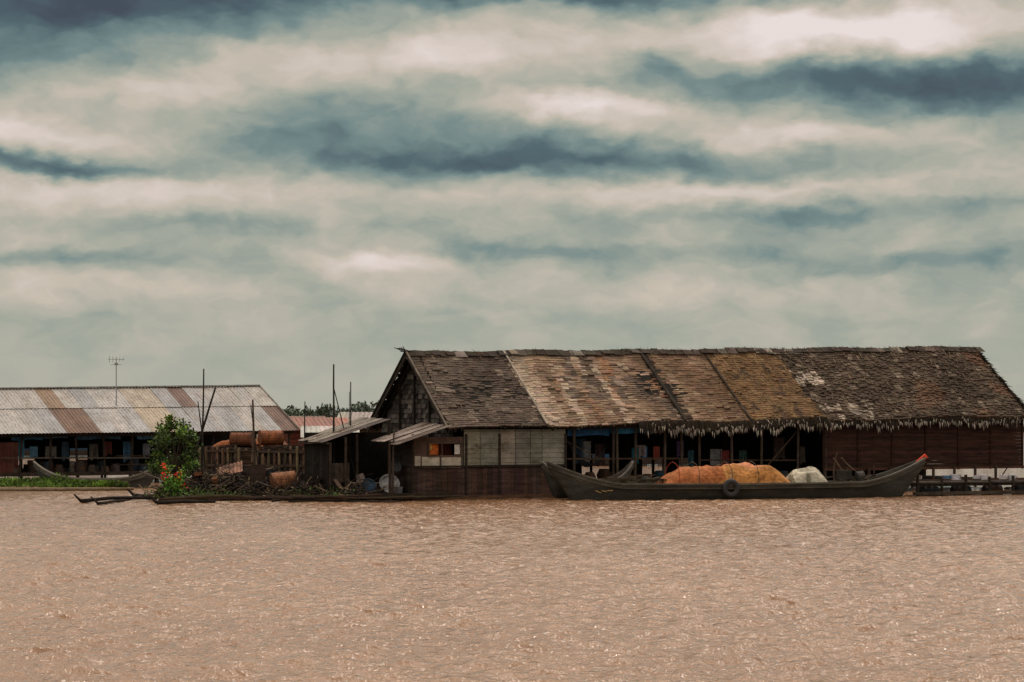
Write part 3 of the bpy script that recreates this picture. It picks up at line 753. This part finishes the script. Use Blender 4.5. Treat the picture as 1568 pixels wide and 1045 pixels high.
for cpx,cd,r,h,n in ((325,80.5,1.1,1.15,360),(300,82,1.0,1.0,220),(350,81,1.1,1.15,280),(470,80,1.1,.7,220),(410,81.5,1.2,1.1,280),(500,81,1.2,.9,220),(545,79,.8,.4,90),(270,79.6,.8,.4,90),(385,79.5,1.0,.5,150)):
    c=PZ(cpx,cd,.15)
    for i in range(n):
        a=U(0,6.28); rr=r*math.sqrt(R()); z=h*(1-rr/r)*R(); p=c+Vector((rr*math.cos(a),rr*math.sin(a)*.7,z))
        q=p+Vector((U(-.7,.7),U(-.5,.5),U(-.15,.45))); r_=R()
        col=(.03,.022,.018) if r_<.6 else ((.08,.06,.04) if r_<.84 else (.28,.21,.14))
        mb.stick(p,q,U(.012,.035),U(.006,.02),jc(col,.3),.08,4,2)
mb.obj("brushwood_piles",M_stick,rf)
mb=MB()
for i in range(100):
    px=U(262,560); d=U(79.5,84); p=PZ(px,d,U(.2,.95)); c=jc(random.choice([(.05,.04,.03),(.08,.055,.04),(.26,.21,.17),(.55,.5,.46),(.035,.05,.06),(.24,.10,.045),(.03,.025,.02),(.03,.025,.02)]),.3)
    mb.box(p,(U(.12,.42),U(.1,.4),U(.08,.28)),c,U(0,3),U(-.3,.3),U(-.3,.3))
for k,(px,z,s) in enumerate(((372,.3,.55),(388,.28,.6),(380,.88,.5),(377,1.35,.4))):
    p=PZ(px,82.5,z+s/2)
    for q in range(5):
        mb.box(p+Vector((0,-s/2,-s/2+.06+q*s/5)),(s,.03,s/5-.025),jc((.09,.055,.035),.3),.1)
    mb.box(p,(s*.94,s*.9,s*.94),(.02,.015,.012),.1)
mb.obj("crates_and_scrap",M_wood,rf)
mb=MB()
for px,d,z,ry,c in ((335,82,1.15,.5,(.40,.21,.14)),(350,83,1.2,-.4,(.14,.09,.07)),(455,82.5,.85,.3,(.12,.08,.07)),(420,82.5,1.0,-.5,(.40,.22,.13)),(480,83,.9,.2,(.18,.16,.14)),(305,81,.8,-.7,(.22,.2,.17))):
    p=PZ(px,d,z); mb.corr(p,(1.0*math.cos(ry),0,1.0*math.sin(ry)*.5),(0.1,-.7,-.4),1,.02,tincol(c),2,.14)
mb.obj("scrap_tin",M_awn,rf)
def pole(x0,y0,x1,y1,d,r,c=(.035,.028,.022),name="mooring_pole",bend=.015):
    p=P(x0,y0,d); q=P(x1,y1,d)
    E=empty(name,(p.x,p.y,0)); mb=MB(); o=Vector((p.x,p.y,0)); mb.stick(p-o,q-o,r,r*.55,c,bend,6,6); mb.obj("shaft",M_stick,E)
pole(308,752,312,565,82,.045); pole(285,740,330,594,82,.06,bend=.04); pole(296,752,296,655,82,.05); pole(316,740,303,615,82,.035)
pole(511,755,511,558,81.2,.05); pole(532,745,537,585,81.5,.035); pole(548,745,510,590,81.5,.03); pole(531,740,535,600,82,.02)
pole(387,745,387,612,84,.06,(.10,.07,.05)); pole(398,735,384,620,84,.03); pole(466,735,467,615,86,.035); pole(280,745,281,640,82,.03)
pole(602,755,604,655,79,.05,(.08,.06,.05)); pole(1530,735,1562,690,92,.03)
for (x0,y0,x1,y1,r) in ((124,771,240,768,.07),(150,775,232,762,.055),(205,762,262,768,.08),(240,774,330,773,.07)):
    a=G(x0,y0);b=G(x1,y1); E=empty("driftwood_log",a); mb=MB(); mb.stick(Vector((0,0,.08)),b-a+Vector((0,0,.10)),r,r*.7,(.035,.026,.02),.03,7,6)
    mb.stick(Vector((0,0,.08)),Vector((-.25,0,.32)),r*.8,r*.4,(.03,.022,.018),.02,6,2)
    mb.obj("trunk",M_wood,E,True)

# ---------------------------------------------------------------- vegetation
def leafq(mb,p,size,col,up=.3):
    d=Vector((U(-1,1),U(-1,1),U(-1,1)+up)).normalized(); s=d.orthogonal().normalized(); s.rotate(Matrix.Rotation(U(0,6.28),3,d)); 
    L=size*U(.7,1.3); a=p;b=p+d*L*.5+s*L*.28;c=p+d*L;e=p+d*L*.5-s*L*.28
    mb.add([a,b,c,e],[(0,1,2,3)],col)
tr=empty("small_tree",PZ(268,80.6,0)); mb=MB(); lf=MB()
tips=[]
trunk=mb.stick((0,0,.1),(.05,0,1.3),.06,.04,(.09,.07,.05),.04,7,5)
for i in range(24):
    b=trunk[min(5,1+i%5)]; a=U(0,6.28); z=U(.65,2.75)
    rr=(.98-.28*abs(z-1.5))*U(.4,1); q=Vector((math.cos(a)*rr,math.sin(a)*rr,z)); mb.stick(b,q,.022,.008,(.08,.065,.045),.06,5,4); tips.append(q)
for q in [Vector((-.2,0,2.95)),Vector((-.15,.1,2.7)),Vector((.3,0,2.55)),Vector((.1,0,2.3)),Vector((-.5,0,2.1)),Vector((-.65,0,1.6)),Vector((.6,0,1.8)),Vector((-.6,-.1,1.1)),Vector((.6,-.1,1.2))]:
    mb.stick(trunk[4],q,.02,.008,(.08,.065,.045),.05,5,4); tips.append(q)
for t in tips:
    n=int(U(60,110)); s=U(.13,.25); base=U(.45,1.7)
    for k in range(n):
        o=Vector((random.gauss(0,s*.6),random.gauss(0,s*.6),random.gauss(0,s*.55)))
        yel=R(); col=lerp((.030,.080,.012),(.15,.23,.025),yel*yel)
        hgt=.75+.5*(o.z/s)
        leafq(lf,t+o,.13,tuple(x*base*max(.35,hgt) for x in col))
mb.obj("trunk_and_limbs",M_wood,tr); lf.obj("leaf_crown",M_leaf,tr)
fp=empty("flowering_plant",PZ(268,78.8,.1)); lf=MB(); mb=MB()
for k in range(14):
    a=U(0,6.28); q=Vector((U(-.4,.4),U(-.25,.25),U(.4,1.15))); mb.stick((q.x*.3,q.y*.3,0),q,.012,.006,(.06,.09,.03),.05,4,3)
    for j in range(45): leafq(lf,q*U(.4,1)+Vector((U(-.15,.15),U(-.15,.15),U(-.1,.1))),.12,jc((.08,.19,.02),.5))
    if k%2==0:
        for j in range(12): leafq(lf,q+Vector((U(-.08,.08),U(-.16,-.04),U(-.05,.12))),.11,jc((.65,.03,.02),.3))
for j in range(14): leafq(lf,Vector((U(-.4,.3),-.25,U(.7,1.2))),.10,(.6,.30,.02))
mb.obj("stems",M_stick,fp); lf.obj("leaves_and_blossoms",M_leaf,fp)
wd_=empty("raft_weeds",(0,0,0)); lf=MB()
for c in ((250,79,.3),(285,79,.35),(350,79,.2),(460,79.5,.2),(300,78.5,.25),(520,79,.2)):
    for j in range(160): 
        p=PZ(c[0],c[1],.12)+Vector((random.gauss(0,.35),random.gauss(0,.3),abs(random.gauss(0,c[2]*.6)))); leafq(lf,p,.1,jc((.06,.10,.02),.5),1)
lf.obj("leaves",M_leaf,wd_)
wh=empty("water_hyacinth",(0,0,0)); lf=MB()
for j in range(9000):
    px=-40+235*R(); edge=1-max(0,(px-50)/140)
    d=U(90.5,90.5+4.5*max(.1,edge)); p=PZ(px,d,.02); h=.16+.22*noise.noise(Vector((p.x*.7,p.y*.7,0)))
    b=.8+.9*noise.noise(Vector((p.x*1.5,p.y*1.5,5)))
    leafq(lf,p+Vector((0,0,max(.02,h)*R()*1.6)),.15,jc(tuple(x*b for x in (.10,.17,.02)),.4),1.2)
lf.obj("leaves",M_leaf,wh)
fl=empty("bamboo_floats",(0,0,0)); mb=MB()
for k in range(10):
    p=PZ(-30+k*2,89.6+.25*k,.05); mb.stick(p,PZ(205-k*6,90.2+.35*k,.08),.09,.06,jc((.24,.17,.10),.3),.01,7,5)
mb.obj("poles",M_stick,fl)

# ---------------------------------------------------------------- dock right
dk=empty("wooden_dock",(0,0,0)); mb=MB(); a=PZ(1395,84.3,0); b=PZ(1680,88,0)
n=34
for k in range(n):
    p=a.lerp(b,k/n); mb.box(p+Vector((0,.2,.50+U(-.01,.01))),(.2,1.5,.05),jc((.08,.065,.052),.3),.28)
for dy in(-.5,.8): mb.beam(a+Vector((0,dy,.42)),b+Vector((0,dy,.42)),.1,.1,(.04,.03,.025))
for k in range(9):
    p=a.lerp(b,k/8+.02); mb.cyl(p+Vector((0,-.55,-.2)),p+Vector((0,-.55,.62+U(0,.2))),.06,.06,(.05,.04,.03),7)
mb.beam(a+Vector((0,-.6,.1)),b+Vector((0,-.6,.1)),.14,.12,(.10,.08,.06))
mb.obj("deck",M_wood,dk); mb=MB()
for px in (1405,1450,1463,1497,1505,1538,1550): 
    p=PZ(px,86.5,.66); mb.box(p,(U(.2,.4),.3,U(.12,.22)),jc((.5,.5,.5) if R()<.7 else (.1,.2,.3),.2),U(0,1))
for k in range(6):
    p=a.lerp(b,k/6+.05); mb.cyl(p+Vector((0,.1,.12)),p+Vector((.7,.25,.12)),.24,.24,jc((.04,.045,.05),.3),10)
mb.obj("floats_and_cans",M_drum,dk)

# ---------------------------------------------------------------- distant things
tl=empty("distant_treeline",(0,0,0)); lf=MB()
def crown(x,y,rx,hz_,zb,n,col):
    for j in range(n):
        a=Vector((random.gauss(0,1),random.gauss(0,1),random.gauss(0,1))).normalized()*(R()**.4)
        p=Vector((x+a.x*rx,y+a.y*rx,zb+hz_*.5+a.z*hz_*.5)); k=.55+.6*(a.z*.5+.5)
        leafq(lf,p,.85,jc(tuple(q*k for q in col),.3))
x=-190
while x<190:
    y=U(420,445); px=CX+F*x/y; h=4.6+2.6*noise.noise(Vector((x*.09,1,0)))+U(-1.1,1.1)
    if 465<px<490: h+=1.1
    crown(x,y,U(1.3,2.6),h,.4,330 if 380<px<620 else 60,(.060,.085,.060)); x+=U(1.3,2.4)  # distance haze is put into this lighter leaf colour
lf.obj("foliage",M_leaf,tl)
bk=MB(); bk.box((0,470,.5),(900,50,1.4),(.07,.07,.04)); bo=empty("far_river_bank",(0,0,0)); bk.obj("bank_soil",M_wood,bo)
def far_house(px,d,wd,dp,he,hr,wc,rc,rz):
    E=empty("distant_floating_house",PZ(px,d,0),rz); mb=MB()
    mb.box((0,0,.3),(wd+.6,dp+.6,.4),(.07,.05,.04))
    for sy in(-1,1):
        mb.box((-wd*.3,sy*dp/2,(he+.5)/2),(wd*.4,.06,he-.5),wc); mb.box((wd*.34,sy*dp/2,(he+.5)/2),(wd*.32,.06,he-.5),wc); mb.box((.04*wd,sy*dp/2,he-.25),(wd*.28,.06,.5),wc)
    for sx in(-1,1): mb.box((sx*wd/2,0,(he+.5)/2),(.06,dp-.1,he-.5),lerp(wc,(0,0,0),.2)); mb.tri((sx*wd/2,-dp/2,he),(sx*wd/2,dp/2,he),(sx*wd/2,0,hr),wc)
    mb.box((0,0,1.2),(wd-.3,.05,1.6),(.02,.02,.02)); mb.obj("walls",M_plank,E)
    mb=MB(); k=int(wd+1)
    for i in range(k):
        w_=(wd+.8)/k; x=-wd/2-.4+i*w_
        for sy in(-1,1): mb.corr((x,0,hr+.02),(w_,0,0),(0,sy*(dp/2+.4),he-.15-hr),1,.02,tincol(jc(rc,.25)),3,.3)
    mb.obj("roof",M_tin,E)
far_house(478,135,3.6,4,2.4,3.0,(.16,.045,.03),(.26,.10,.07),.3)
far_house(450,150,3.5,4,2.3,3.1,(.08,.06,.05),(.16,.08,.055),.2)
far_house(505,128,2.6,3,2.0,2.5,(.10,.09,.08),(.36,.34,.32),.1)
far_house(590,160,6,5,2.4,3.4,(.10,.06,.04),(.25,.22,.2),-.1)
far_house(1000,140,8,5,2.0,2.9,(.05,.12,.22),(.32,.31,.3),.1)
far_house(1085,150,6,5,2.2,3.0,(.22,.05,.04),(.3,.28,.26),.0)
far_house(70,170,9,5,2.0,3.1,(.05,.10,.16),(.3,.28,.26),.1)
far_house(915,165,6,5,2.2,3.1,(.14,.13,.12),(.3,.28,.26),.1)
print("verts water",len(co3))
